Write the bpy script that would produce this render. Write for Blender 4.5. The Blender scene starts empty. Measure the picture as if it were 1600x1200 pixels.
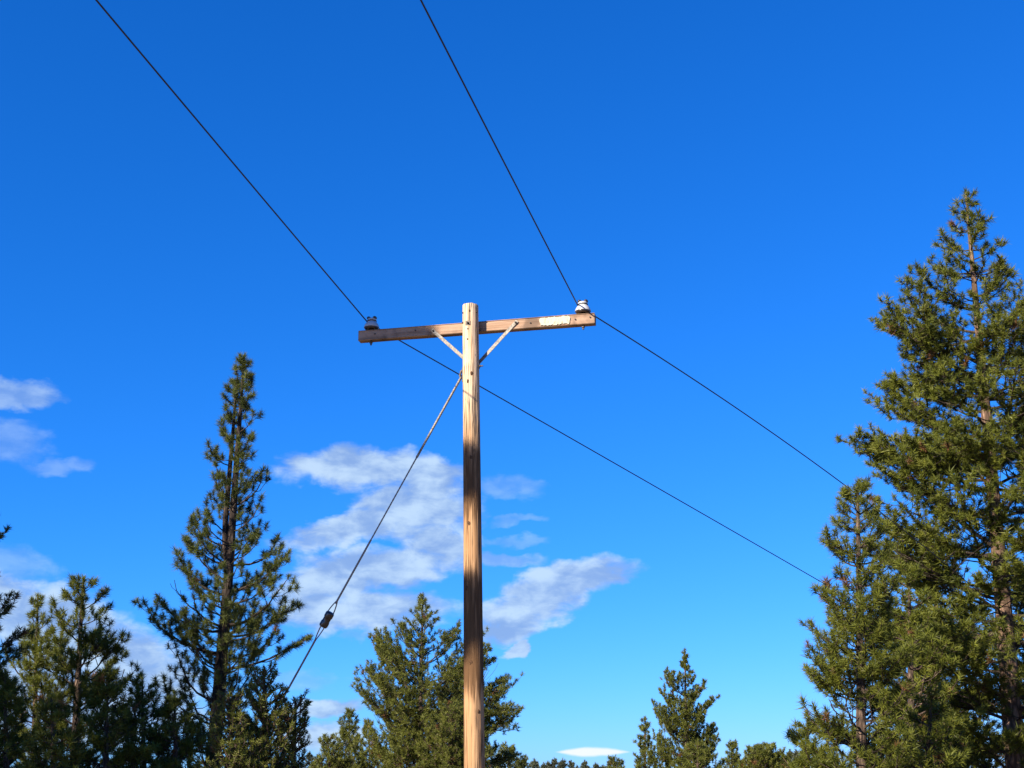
import bpy, bmesh, math, random
import numpy as np
from mathutils import Vector, Matrix, noise

# ------------------------------------------------------------------ camera, sky, sun, exposure
scene = bpy.context.scene
COL = scene.collection
R = math.radians
PITCH = R(17.5)
FPX = 2000.0                      # focal length in photograph pixels (1600 wide)
CAM = np.array([0.0, 0.0, 1.6])

cam_data = bpy.data.cameras.new("camera")
cam_data.sensor_width = 36.0
cam_data.lens = 36.0 * FPX / 1600.0
cam_data.clip_start = 0.1
cam_data.clip_end = 8000.0
cam = bpy.data.objects.new("camera", cam_data)
cam.location = CAM
cam.rotation_euler = (R(90) + PITCH, 0, 0)
COL.objects.link(cam)
scene.camera = cam

SUN_EL, SUN_AZ = R(26.0), R(225.0)      # azimuth clockwise from +Y
SUN_DIR = np.array([math.cos(SUN_EL) * math.sin(SUN_AZ), math.cos(SUN_EL) * math.cos(SUN_AZ), math.sin(SUN_EL)])
sun_data = bpy.data.lights.new("sun", "SUN")
sun_data.energy = 5.0
sun_data.angle = R(0.53)
sun_data.color = (1.0, 0.89, 0.74)
sun = bpy.data.objects.new("sun", sun_data)
sun.rotation_euler = Vector(-SUN_DIR).to_track_quat("-Z", "Y").to_euler()
sun.location = (-20, -20, 30)
COL.objects.link(sun)

scene.render.engine = "CYCLES"
scene.cycles.max_bounces = 6
scene.cycles.diffuse_bounces = 3
scene.cycles.transmission_bounces = 4
scene.cycles.use_denoising = True
scene.view_settings.view_transform = "Standard"
scene.view_settings.look = "None"
scene.view_settings.exposure = 1.35
scene.view_settings.gamma = 1.0
scene.view_settings.use_curve_mapping = False


def ray(x, y):
    u = (x - 800.0) / FPX
    v = (600.0 - y) / FPX
    return np.array([u, math.cos(PITCH) - v * math.sin(PITCH), math.sin(PITCH) + v * math.cos(PITCH)])


def at(x, y, Y):
    """the point seen at photograph pixel (x, y) that lies Y metres in front of the camera"""
    r = ray(x, y)
    return CAM + r * (Y / r[1])


def project(P):
    d = np.asarray(P) - CAM
    dep = d[1] * math.cos(PITCH) + d[2] * math.sin(PITCH)
    up = -d[1] * math.sin(PITCH) + d[2] * math.cos(PITCH)
    return 800 + FPX * d[0] / dep, 600 - FPX * up / dep


def ang(x, y):
    r = ray(x, y)
    r = r / np.linalg.norm(r)
    return math.degrees(math.atan2(r[0], r[1])), math.degrees(math.asin(r[2]))


class NG:
    """small helper to write node trees"""
    def __init__(self, tree):
        self.t = tree

    def new(self, typ, **kw):
        n = self.t.nodes.new(typ)
        for k, v in kw.items():
            setattr(n, k, v)
        return n

    def put(self, sock, v):
        if isinstance(v, bpy.types.NodeSocket):
            self.t.links.new(v, sock)
        elif v is not None:
            sock.default_value = v

    def math(self, op, a, b=None, c=None, clamp=False):
        n = self.new("ShaderNodeMath", operation=op, use_clamp=clamp)
        self.put(n.inputs[0], a)
        self.put(n.inputs[1], b)
        self.put(n.inputs[2], c)
        return n.outputs[0]

    def mix(self, fac, a, b, blend="MIX"):
        n = self.new("ShaderNodeMix", data_type="RGBA", blend_type=blend)
        self.put(n.inputs[0], fac)
        self.put(n.inputs[6], a)
        self.put(n.inputs[7], b)
        return n.outputs[2]

    def noise(self, vec, scale, detail=4.0, rough=0.55, dist=0.0, out=0):
        n = self.new("ShaderNodeTexNoise")
        self.put(n.inputs["Vector"], vec)
        self.put(n.inputs["Scale"], scale)
        n.inputs["Detail"].default_value = detail
        n.inputs["Roughness"].default_value = rough
        n.inputs["Distortion"].default_value = dist
        return n.outputs[out]

    def range(self, v, a, b, c=0.0, d=1.0, smooth=True):
        n = self.new("ShaderNodeMapRange", interpolation_type="SMOOTHSTEP" if smooth else "LINEAR")
        self.put(n.inputs[0], v)
        for i, q in enumerate((a, b, c, d)):
            self.put(n.inputs[i + 1], q)
        return n.outputs[0]

    def xyz(self, x, y, z):
        n = self.new("ShaderNodeCombineXYZ")
        for i, q in enumerate((x, y, z)):
            self.put(n.inputs[i], q)
        return n.outputs[0]

    def scale(self, vec, s):
        n = self.new("ShaderNodeVectorMath", operation="MULTIPLY")
        self.put(n.inputs[0], vec)
        n.inputs[1].default_value = s
        return n.outputs[0]


def build_sky():
    w = bpy.data.worlds.new("World")
    scene.world = w
    w.use_nodes = True
    g = NG(w.node_tree)
    w.node_tree.nodes.clear()
    sky = g.new("ShaderNodeTexSky", sky_type="NISHITA")
    sky.sun_disc = False
    sky.sun_elevation = SUN_EL
    sky.sun_rotation = SUN_AZ
    sky.altitude = 1200.0
    sky.air_density = 1.0
    sky.dust_density = 0.6
    sky.ozone_density = 2.0
    # the camera's saturated rendering of the clear desert sky
    sep = g.new("ShaderNodeSeparateColor")
    g.put(sep.inputs[0], sky.outputs[0])
    k = 0.1
    r = g.math("MULTIPLY", g.math("POWER", g.math("MULTIPLY", sep.outputs[0], k / 0.081), SKY_R[1]), SKY_R[0] / k)
    gg = g.math("MULTIPLY", g.math("POWER", g.math("MULTIPLY", sep.outputs[1], k / 0.142), SKY_G[1]), SKY_G[0] / k)
    b = g.math("MULTIPLY", g.math("POWER", g.math("MULTIPLY", sep.outputs[2], k / 0.265), SKY_B[1]), SKY_B[0] / k)
    comb = g.new("ShaderNodeCombineColor")
    for i, q in enumerate((r, gg, b)):
        g.put(comb.inputs[i], q)
    clear = comb.outputs[0]
    # ---- clouds, laid out by compass bearing and elevation
    tc = g.new("ShaderNodeTexCoord")
    sp = g.new("ShaderNodeSeparateXYZ")
    g.put(sp.inputs[0], tc.outputs["Generated"])
    az = g.math("MULTIPLY", g.math("ARCTAN2", sp.outputs[0], sp.outputs[1]), 57.2958)
    el = g.math("MULTIPLY", g.math("ARCSINE", sp.outputs[2]), 57.2958)
    base = g.xyz(az, g.math("MULTIPLY", el, 1.7), 0.0)
    wn = g.new("ShaderNodeSeparateColor")
    g.put(wn.inputs[0], g.noise(base, 0.55, 4, 0.55, out=1))
    waz = g.math("ADD", az, g.math("MULTIPLY", g.math("SUBTRACT", wn.outputs[0], 0.5), 2.6))
    wel = g.math("ADD", el, g.math("MULTIPLY", g.math("SUBTRACT", wn.outputs[1], 0.5), 1.3))
    fields = [None, None, None]
    deg = math.degrees(1.0 / FPX)
    for (px, py, rx, ry, tilt, wt) in CLOUDS:
        a0, e0 = ang(px, py)
        c, s = math.cos(R(tilt)), math.sin(R(tilt))
        da = g.math("SUBTRACT", waz, a0)
        de = g.math("SUBTRACT", wel, e0)
        p = g.math("MULTIPLY_ADD", da, c, g.math("MULTIPLY", de, s))
        q = g.math("MULTIPLY_ADD", da, -s, g.math("MULTIPLY", de, c))
        p = g.math("DIVIDE", p, rx * deg)
        q = g.math("DIVIDE", q, ry * deg)
        d2 = g.math("ADD", g.math("MULTIPLY", p, p), g.math("MULTIPLY", q, q))
        m = g.math("SUBTRACT", 1.0, d2)
        k = 0 if wt >= 0.75 else (1 if wt >= 0.5 else 2)
        fields[k] = m if fields[k] is None else g.math("SMOOTH_MAX", fields[k], m, 0.25)
    solid, thin, faint = (g.math("MAXIMUM", g.math("MINIMUM", q, 1.0), -1.0) for q in fields)
    f1 = g.noise(base, 0.75, 8, 0.57, 0.3)
    f2 = g.noise(g.scale(base, (0.8, 1.2, 1.0)), 0.42, 5, 0.5)
    wisp = g.math("MULTIPLY", g.math("SUBTRACT", f1, 0.5), 1.5)
    d_solid = g.range(g.math("ADD", solid, wisp), -0.32, 0.70)
    d_faint = g.math("MULTIPLY", g.range(g.math("ADD", faint, wisp), -0.2, 0.95), 0.32)
    d_thin = g.math("MULTIPLY", g.range(g.math("ADD", thin, wisp), -0.3, 0.8), 0.62)
    dens = g.math("MAXIMUM", d_solid, g.math("MAXIMUM", d_thin, d_faint))
    lit = g.range(g.math("ADD", f2, g.math("MULTIPLY", f1, 0.7)), 0.68, 1.06)
    lilac = (2.8 * CL, 4.45 * CL, 7.9 * CL, 1)
    white = (6.0 * CL, 7.85 * CL, 9.9 * CL, 1)
    ccol = g.mix(lit, lilac, white)
    # the crisp lens cloud low over the trees
    a0, e0 = ang(925, 1175)
    p = g.math("DIVIDE", g.math("SUBTRACT", az, a0), 60 * deg)
    q = g.math("DIVIDE", g.math("SUBTRACT", el, e0), 8.5 * deg)
    lens = g.math("SUBTRACT", g.math("SUBTRACT", 1.0, g.math("MULTIPLY", p, p)), g.math("ABSOLUTE", q))
    lens = g.math("MULTIPLY", g.range(g.math("ADD", lens, g.math("MULTIPLY", g.math("SUBTRACT", f1, 0.5), 0.7)), 0.0, 0.55), 0.92)
    out = g.mix(g.math("MULTIPLY", dens, 0.9), clear, ccol)
    out = g.mix(lens, out, (7.6, 7.9, 8.2, 1))
    bg = g.new("ShaderNodeBackground")
    g.put(bg.inputs[0], out)
    bg.inputs[1].default_value = 0.05
    o = g.new("ShaderNodeOutputWorld")
    g.put(o.inputs[0], bg.outputs[0])
    w.cycles.sampling_method = "MANUAL"
    w.cycles.sample_map_resolution = 512


SKY_R, SKY_G, SKY_B = (0.0062, 1.70), (0.114, 0.95), (0.51, 0.85)
CL = 0.785
CLOUDS = [  # pixel centre, radii, tilt, weight
    (560, 732, 130, 34, 2, 1.0), (665, 745, 80, 34, -8, 1.0), (650, 795, 100, 52, 0, 1.0),
    (555, 825, 125, 26, 14, 1.0), (600, 885, 140, 34, 3, 1.0), (520, 905, 100, 38, 14, 1.0),
    (690, 850, 60, 40, 0, 1.0), (575, 955, 130, 36, 3, 1.0), (485, 950, 70, 30, 0, 0.9),
    (790, 760, 70, 20, -4, 0.4), (805, 812, 55, 8, 0, 0.35), (805, 846, 60, 9, 0, 0.4), (790, 875, 70, 12, -4, 0.55),
    (890, 905, 110, 28, 9, 1.0), (830, 945, 90, 38, 18, 1.0), (800, 980, 65, 26, 10, 1.0), (806, 1016, 26, 12, 20, 0.8),
    (545, 995, 20, 9, 0, 0.45), (500, 1103, 75, 15, 2, 0.8), (500, 1150, 80, 24, 0, 0.8), (470, 1060, 60, 14, 0, 0.4),
    (15, 616, 75, 24, 4, 0.6), (5, 690, 70, 32, 0, 0.4), (95, 725, 50, 14, 4, 0.4),
    (20, 885, 60, 30, 0, 0.45), (40, 950, 140, 45, -10, 1.0), (120, 1000, 170, 55, -18, 1.0), (210, 1040, 110, 60, -25, 1.0),
    (60, 1100, 260, 70, 0, 0.9),
    (-420, 900, 330, 60, 4, 1.0), (-900, 700, 260, 70, -6, 0.9), (2200, 900, 300, 50, 6, 0.9), (2900, 760, 260, 60, 0, 0.9),
]
build_sky()

# ------------------------------------------------------------------ object helpers


def link(o, parent=None):
    COL.objects.link(o)
    if parent is not None:
        o.parent = parent
    return o


def tag(o, label=None, cat=None, group=None, kind=None):
    for k, v in (("label", label), ("category", cat), ("group", group), ("kind", kind)):
        if v:
            o[k] = v
    return o


def empty(name, loc):
    o = bpy.data.objects.new(name, None)
    o.empty_display_size = 0.2
    o.location = loc
    return link(o)


def mesh_np(name, verts, tris, mat, parent=None, attr=None, smooth=False, quads=None):
    """one mesh object from numpy arrays of triangles (and quads)"""
    me = bpy.data.meshes.new(name)
    verts = np.asarray(verts, np.float32)
    tris = np.zeros((0, 3), np.int32) if tris is None else np.asarray(tris, np.int32)
    quads = np.zeros((0, 4), np.int32) if quads is None else np.asarray(quads, np.int32)
    me.vertices.add(len(verts))
    me.vertices.foreach_set("co", verts.ravel())
    nl = tris.size + quads.size
    me.loops.add(nl)
    me.loops.foreach_set("vertex_index", np.concatenate([tris.ravel(), quads.ravel()]))
    me.polygons.add(len(tris) + len(quads))
    starts = np.concatenate([np.arange(len(tris)) * 3, tris.size + np.arange(len(quads)) * 4]).astype(np.int32)
    me.polygons.foreach_set("loop_start", starts)
    if smooth:
        me.polygons.foreach_set("use_smooth", np.ones(len(starts), bool))
    if attr is not None:
        a = me.attributes.new("tint", "FLOAT", "POINT")
        a.data.foreach_set("value", np.asarray(attr, np.float32))
    me.update(calc_edges=True)
    me.materials.append(mat)
    o = bpy.data.objects.new(name, me)
    return link(o, parent)


def bm_obj(name, bm, mat, parent=None, smooth=True, loc=None):
    me = bpy.data.meshes.new(name)
    bm.normal_update()
    bm.to_mesh(me)
    bm.free()
    if smooth:
        for p in me.polygons:
            p.use_smooth = True
    me.materials.append(mat)
    o = bpy.data.objects.new(name, me)
    if loc is not None:
        o.location = loc
    return link(o, parent)


def frame_of(d):
    d = d / np.linalg.norm(d)
    ref = np.array([0, 0, 1.0]) if abs(d[2]) < 0.9 else np.array([1.0, 0, 0])
    a = np.cross(ref, d)
    a /= np.linalg.norm(a)
    return d, a, np.cross(d, a)


def tube_np(pts, rads, sides=5):
    pts = np.asarray(pts, float)
    n = len(pts)
    tang = np.empty_like(pts)
    tang[1:-1] = pts[2:] - pts[:-2]
    tang[0], tang[-1] = pts[1] - pts[0], pts[-1] - pts[-2]
    tang /= np.sqrt((tang * tang).sum(1))[:, None] + 1e-9
    m = np.abs(tang.sum(0))
    ref = np.eye(3)[int(np.argmin(m))]          # the axis the tube runs least along
    A = ref - tang * (tang @ ref)[:, None]
    A /= np.sqrt((A * A).sum(1))[:, None] + 1e-9
    B = np.cross(tang, A)
    th = np.arange(sides) * 2 * math.pi / sides
    r = np.asarray(rads)[:, None, None]
    v = (pts[:, None, :] + r * (np.cos(th)[None, :, None] * A[:, None, :] + np.sin(th)[None, :, None] * B[:, None, :])).reshape(-1, 3)
    i0 = np.arange(n - 1)[:, None] * sides + np.arange(sides)[None]
    i1 = np.arange(n - 1)[:, None] * sides + (np.arange(sides)[None] + 1) % sides
    q = np.stack([i0, i1, i1 + sides, i0 + sides], -1).reshape(-1, 4)
    return v, q


class Tubes:
    def __init__(self):
        self.v, self.q, self.n = [], [], 0

    def add(self, pts, rads, sides=5):
        v, q = tube_np(pts, rads, sides)
        self.v.append(v)
        self.q.append(q + self.n)
        self.n += len(v)

    def build(self, name, mat, parent, origin):
        if not self.v:
            return None
        return mesh_np(name, np.concatenate(self.v) - origin, None, mat, parent, smooth=True, quads=np.concatenate(self.q))


# ------------------------------------------------------------------ materials


def material(name):
    m = bpy.data.materials.new(name)
    m.use_nodes = True
    m.node_tree.nodes.clear()
    g = NG(m.node_tree)
    out = g.new("ShaderNodeOutputMaterial")
    p = g.new("ShaderNodeBsdfPrincipled")
    g.put(out.inputs[0], p.outputs[0])
    return m, g, p, out


def bump(g, p, h, strength, dist=0.01):
    b = g.new("ShaderNodeBump")
    b.inputs["Strength"].default_value = strength
    b.inputs["Distance"].default_value = dist
    g.put(b.inputs["Height"], h)
    g.put(p.inputs["Normal"], b.outputs[0])


def needle_material(name, dark, mid, tip):
    m, g, p, out = material(name)
    a = g.new("ShaderNodeAttribute", attribute_name="tint")
    t = a.outputs["Fac"]
    c = g.mix(g.range(t, 0.0, 0.55), (*dark, 1), (*mid, 1))
    c = g.mix(g.range(t, 0.55, 1.0), c, (*tip, 1))
    c = g.mix(g.range(t, 1.2, 1.6), c, (0.15, 0.075, 0.03, 1))
    g.put(p.inputs["Base Color"], c)
    p.inputs["Roughness"].default_value = 0.5
    p.inputs["Specular IOR Level"].default_value = 0.2
    tr = g.new("ShaderNodeBsdfTranslucent")
    g.put(tr.inputs[0], c)
    mx = g.new("ShaderNodeMixShader")
    mx.inputs[0].default_value = 0.32
    g.put(mx.inputs[1], p.outputs[0])
    g.put(mx.inputs[2], tr.outputs[0])
    g.put(out.inputs[0], mx.outputs[0])
    return m


def bark_material(name, dark, light, scale=1.0):
    m, g, p, out = material(name)
    tc = g.new("ShaderNodeTexCoord")
    v = g.scale(tc.outputs["Object"], (9 * scale, 9 * scale, 2.6 * scale))
    vo = g.new("ShaderNodeTexVoronoi", feature="DISTANCE_TO_EDGE")
    g.put(vo.inputs["Vector"], v)
    vo.inputs["Scale"].default_value = 1.3
    n = g.noise(v, 2.0, 6, 0.65)
    f = g.math("MULTIPLY", g.range(vo.outputs["Distance"], 0.0, 0.25), g.range(n, 0.3, 0.72))
    c = g.mix(f, (*dark, 1), (*light, 1))
    g.put(p.inputs["Base Color"], c)
    p.inputs["Roughness"].default_value = 0.9
    p.inputs["Specular IOR Level"].default_value = 0.1
    bump(g, p, f, 0.8, 0.03)
    return m


M_NEEDLE = needle_material("ponderosa_needles", (0.032, 0.043, 0.008), (0.110, 0.124, 0.016), (0.170, 0.178, 0.026))
M_NEEDLE_GREY = needle_material("grey_green_needles", (0.030, 0.042, 0.013), (0.092, 0.110, 0.024), (0.145, 0.156, 0.036))
M_JUNIPER = needle_material("juniper_sprays", (0.034, 0.045, 0.010), (0.110, 0.122, 0.019), (0.165, 0.170, 0.032))
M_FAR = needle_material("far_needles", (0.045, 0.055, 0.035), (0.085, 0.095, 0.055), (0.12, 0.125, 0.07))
M_BARK = bark_material("pine_bark", (0.045, 0.032, 0.025), (0.24, 0.165, 0.12))
M_BARK_DARK = bark_material("dark_pine_bark", (0.022, 0.017, 0.014), (0.095, 0.070, 0.055))
M_BARK_ORANGE = bark_material("old_pine_bark", (0.07, 0.045, 0.032), (0.36, 0.23, 0.155), 0.8)
M_TWIG = bark_material("twig_bark", (0.040, 0.030, 0.024), (0.13, 0.095, 0.07), 2.0)


def wood_material(name, light, mid, dark, pole=True):
    m, g, p, out = material(name)
    tc = g.new("ShaderNodeTexCoord")
    o = tc.outputs["Object"]
    if pole:
        fine = g.scale(o, (55, 55, 1.6))
        wide = g.scale(o, (14, 14, 0.55))
    else:
        fine = g.scale(o, (1.6, 60, 60))
        wide = g.scale(o, (0.9, 16, 16))
    n1 = g.noise(fine, 1.0, 6, 0.6, 0.4)
    n2 = g.noise(wide, 1.0, 5, 0.6, 0.8)
    n3 = g.noise(o, 1.1 if pole else 2.4, 4, 0.6, 0.5)
    c = g.mix(g.range(n2, 0.34, 0.68), (*light, 1), (*mid, 1))
    c = g.mix(g.math("MULTIPLY", g.range(n1, 0.50, 0.74), 0.8), c, (*dark, 1))
    if pole:
        szb = g.new("ShaderNodeSeparateXYZ")
        g.put(szb.inputs[0], o)
        bleach = g.math("MULTIPLY", g.range(g.math("ADD", szb.outputs[2], g.math("MULTIPLY", n2, 1.2)), 5.2, 6.4), g.range(n1, 0.7, 0.4))
        c = g.mix(g.math("MULTIPLY", bleach, 0.75), c, (0.66, 0.52, 0.37, 1))        # sun-bleached towards the top
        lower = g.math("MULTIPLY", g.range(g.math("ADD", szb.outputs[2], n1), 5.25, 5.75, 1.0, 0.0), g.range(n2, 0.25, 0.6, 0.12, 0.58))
        c = g.mix(lower, c, (0.27, 0.145, 0.068, 1))        # redder, darker wood down the lower shaft
        # weather checks: long thin dark cracks
        ck = g.noise(g.scale(o, (38, 38, 0.8)), 1.0, 3, 0.5, 0.2)
        ck = g.range(g.math("ABSOLUTE", g.math("SUBTRACT", ck, 0.5)), 0.0, 0.045, 1.0, 0.0)
        ck = g.math("MULTIPLY", ck, g.range(n3, 0.34, 0.52))
        c = g.mix(g.math("MULTIPLY", ck, 0.9), c, (0.035, 0.022, 0.014, 1))
        # old preservative stain, plus the pine's shade bands darkened into the wood colour
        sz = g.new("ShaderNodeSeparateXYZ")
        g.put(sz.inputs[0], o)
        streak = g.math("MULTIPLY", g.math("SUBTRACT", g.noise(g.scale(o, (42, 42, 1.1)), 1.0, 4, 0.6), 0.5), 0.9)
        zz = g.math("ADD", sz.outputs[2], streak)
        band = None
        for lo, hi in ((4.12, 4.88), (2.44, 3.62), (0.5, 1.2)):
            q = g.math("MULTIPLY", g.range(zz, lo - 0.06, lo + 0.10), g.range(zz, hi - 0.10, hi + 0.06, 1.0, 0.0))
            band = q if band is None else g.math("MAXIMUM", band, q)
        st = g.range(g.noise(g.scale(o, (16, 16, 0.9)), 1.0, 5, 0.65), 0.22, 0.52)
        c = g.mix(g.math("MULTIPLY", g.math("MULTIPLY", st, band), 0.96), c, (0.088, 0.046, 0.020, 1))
        h = g.math("SUBTRACT", n1, g.math("MULTIPLY", ck, 1.5))
    else:
        c = g.mix(g.math("MULTIPLY", g.range(n3, 0.46, 0.68), 0.75), c, (0.085, 0.058, 0.042, 1))
        h = n1
    g.put(p.inputs["Base Color"], c)
    p.inputs["Roughness"].default_value = 0.85
    p.inputs["Specular IOR Level"].default_value = 0.15
    bump(g, p, h, 0.5, 0.006)
    return m


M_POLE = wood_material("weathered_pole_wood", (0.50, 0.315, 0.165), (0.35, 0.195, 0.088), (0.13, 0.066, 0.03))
M_ARM = wood_material("weathered_arm_wood", (0.37, 0.245, 0.165), (0.26, 0.16, 0.10), (0.11, 0.07, 0.048), pole=False)


def plain(name, col, rough=0.5, metal=0.0, spec=0.5, var=0.25, scale=30.0):
    m, g, p, out = material(name)
    tc = g.new("ShaderNodeTexCoord")
    n = g.noise(tc.outputs["Object"], scale, 5, 0.6)
    lo = tuple(c * (1 - var) for c in col)
    hi = tuple(min(1, c * (1 + var)) for c in col)
    g.put(p.inputs["Base Color"], g.mix(g.range(n, 0.3, 0.7), (*lo, 1), (*hi, 1)))
    p.inputs["Roughness"].default_value = rough
    p.inputs["Metallic"].default_value = metal
    p.inputs["Specular IOR Level"].default_value = spec
    return m


M_GALV = plain("galvanised_steel", (0.19, 0.17, 0.14), 0.6, 0.2, 0.35, 0.45, 45)
M_STEEL = plain("rusty_dark_steel", (0.075, 0.058, 0.045), 0.6, 0.3, 0.4, 0.4, 80)
M_PORC = plain("white_porcelain", (0.40, 0.40, 0.39), 0.15, 0.0, 0.6, 0.05, 20)
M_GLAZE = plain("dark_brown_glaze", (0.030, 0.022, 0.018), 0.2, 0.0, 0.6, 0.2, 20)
M_WIRE = plain("weathered_conductor", (0.028, 0.028, 0.034), 0.55, 0.3, 0.4, 0.2, 8)
M_GUY = plain("guy_strand", (0.16, 0.16, 0.17), 0.45, 0.45, 0.5, 0.2, 120)
M_KNOT = plain("dark_knot_wood", (0.070, 0.038, 0.020), 0.9, 0.0, 0.1, 0.5, 120)


def plate_material():
    m, g, p, out = material("peeling_cream_paint")
    tc = g.new("ShaderNodeTexCoord")
    o = tc.outputs["Object"]
    n = g.noise(g.scale(o, (14, 30, 30)), 1.0, 6, 0.65)
    marks = g.noise(g.scale(o, (34, 20, 16)), 1.0, 3, 0.5)
    c = g.mix(g.range(n, 0.58, 0.74), (0.36, 0.335, 0.245, 1), (0.26, 0.20, 0.115, 1))
    c = g.mix(g.math("MULTIPLY", g.range(marks, 0.5, 0.66), 0.75), c, (0.17, 0.14, 0.065, 1))
    g.put(p.inputs["Base Color"], c)
    p.inputs["Roughness"].default_value = 0.6
    return m


M_PLATE = plate_material()


def ground_material():
    m, g, p, out = material("forest_floor")
    tc = g.new("ShaderNodeTexCoord")
    o = tc.outputs["Object"]
    n1 = g.noise(o, 0.22, 6, 0.6)
    n2 = g.noise(o, 6.0, 6, 0.7)
    c = g.mix(g.range(n1, 0.4, 0.62), (0.15, 0.10, 0.058, 1), (0.20, 0.155, 0.08, 1))
    c = g.mix(g.math("MULTIPLY", g.range(n2, 0.5, 0.75), 0.6), c, (0.10, 0.07, 0.045, 1))
    g.put(p.inputs["Base Color"], c)
    p.inputs["Roughness"].default_value = 0.95
    bump(g, p, n2, 0.6, 0.05)
    return m


# ------------------------------------------------------------------ ground


def ground_z(x, y):
    d = math.hypot(x, y)
    z = 0.16 * noise.noise(Vector((x * 0.07, y * 0.07, 3.1))) * min(1.0, d / 8.0)
    if y > 60:                       # the land falls off gently and rises to a low wooded rise far off
        z += -1.2 * min(1.0, (y - 60) / 90.0) + max(0.0, (y - 200) / 300.0) * 1.6
    return z


def build_ground():
    rings = [0, 1.5, 3, 5, 8, 11, 14, 18, 22, 27, 33, 40, 50, 65, 85, 110, 150, 200, 280, 400, 600, 1000, 1800, 3200]
    n = 96
    vs, q = [], []
    for i, r in enumerate(rings):
        for k in range(n):
            a = 2 * math.pi * k / n
            x, y = r * math.cos(a), r * math.sin(a)
            vs.append((x, y, ground_z(x, y) if r < 500 else min(ground_z(x, y), 1.0)))
    for i in range(len(rings) - 1):
        for k in range(n):
            a, b = i * n + k, i * n + (k + 1) % n
            q.append((a, a + n, b + n, b))
    # first ring is degenerate: drop to triangles
    tris = [(0, k + n, (k + 1) % n + n) for k in range(n)]
    quads = [f for f in q if f[0] >= n]
    o = mesh_np("ground", vs, tris, ground_material(), smooth=True, quads=quads)
    o["kind"] = "structure"


build_ground()

# ------------------------------------------------------------------ utility pole
PY = 12.6
TOP = at(735, 477, PY)
LOW = at(741.5, 1200, PY)
_ax = (TOP - LOW) / (TOP[2] - LOW[2])
BASE = LOW - _ax * LOW[2]
BASE[2] = 0.0


def shaft_at(z):
    return BASE + _ax * z


def shaft_r(z):
    return 0.1035 - (0.1035 - 0.0835) * z / 6.45


pole = empty("utility_pole", BASE)
tag(pole, "weathered wooden utility pole with single crossarm standing among pines", "utility pole")


def build_shaft():
    seg, H = 48, TOP[2]
    zs = list(np.linspace(-0.3, H - 0.012, 230)) + [H - 0.004, H]
    vs = []
    rng = random.Random(4)
    knots = [(math.radians(-90 + 40 * math.sin(i * 2.4)), 0.6 + i * 0.47 + 0.1 * math.sin(i * 7)) for i in range(13)]
    for zi, z in enumerate(zs):
        c = shaft_at(z) - BASE
        for k in range(seg):
            a = 2 * math.pi * k / seg
            r = shaft_r(z)
            ca, sa = math.cos(a), math.sin(a)
            r += 0.0035 * noise.noise(Vector((ca * 3, sa * 3, z * 0.35)))
            crack = noise.noise(Vector((ca * 9 + 5, sa * 9, z * 0.28)))
            r -= 0.006 * max(0.0, 1 - abs(crack) / 0.06)
            for ka, kz in knots:
                da = (a - ka + math.pi) % (2 * math.pi) - math.pi
                d2 = (da / 0.22) ** 2 + ((z - kz) / 0.035) ** 2
                if d2 < 4:
                    r += 0.005 * math.exp(-d2) - 0.007 * math.exp(-d2 * 5)
            if zi == len(zs) - 1:
                r -= 0.012
            elif zi == len(zs) - 2:
                r -= 0.003
            top = 0.0
            if z > H - 0.05:
                top = 0.006 * noise.noise(Vector((ca * 2.2, sa * 2.2, 7)))
            vs.append((c[0] + r * ca, c[1] + r * sa, z + top))
    q = []
    for i in range(len(zs) - 1):
        for k in range(seg):
            a, b = i * seg + k, i * seg + (k + 1) % seg
            q.append((a, b, b + seg, a + seg))
    last = (len(zs) - 1) * seg
    vs.append((shaft_at(H)[0] - BASE[0], shaft_at(H)[1] - BASE[1], H + 0.004))
    tris = [(last + k, last + (k + 1) % seg, len(vs) - 1) for k in range(seg)]
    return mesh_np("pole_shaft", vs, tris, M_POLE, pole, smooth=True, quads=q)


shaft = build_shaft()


def pole_surface(px, py):
    """angle and height of the shaft's front surface seen at a photograph pixel"""
    z = at(px, py, PY - 0.07)[2]
    c = shaft_at(z)
    r = shaft_r(z)
    x = at(px, py, PY - 0.07)[0] - c[0]
    x = max(-0.98 * r, min(0.98 * r, x))
    y = -math.sqrt(r * r - x * x)
    return np.array([c[0] + x, c[1] + y, z]), np.array([x / r, y / r, 0.0])


def box_bm(sx, sy, sz, bev=0.003, seg=1):
    bm = bmesh.new()
    bmesh.ops.create_cube(bm, size=1.0)
    for v in bm.verts:
        v.co = Vector((v.co.x * sx, v.co.y * sy, v.co.z * sz))
    if bev:
        bmesh.ops.bevel(bm, geom=bm.edges[:], offset=bev, segments=seg, affect="EDGES")
    return bm


def lathe_bm(profile, seg=28):
    bm = bmesh.new()
    rings = []
    for r, z in profile:
        rings.append([bm.verts.new((r * math.cos(2 * math.pi * k / seg), r * math.sin(2 * math.pi * k / seg), z)) for k in range(seg)])
    for a, b in zip(rings, rings[1:]):
        for k in range(seg):
            bm.faces.new((a[k], a[(k + 1) % seg], b[(k + 1) % seg], b[k]))
    bm.faces.new(rings[0][::-1])
    bm.faces.new(rings[-1])
    return bm


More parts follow.
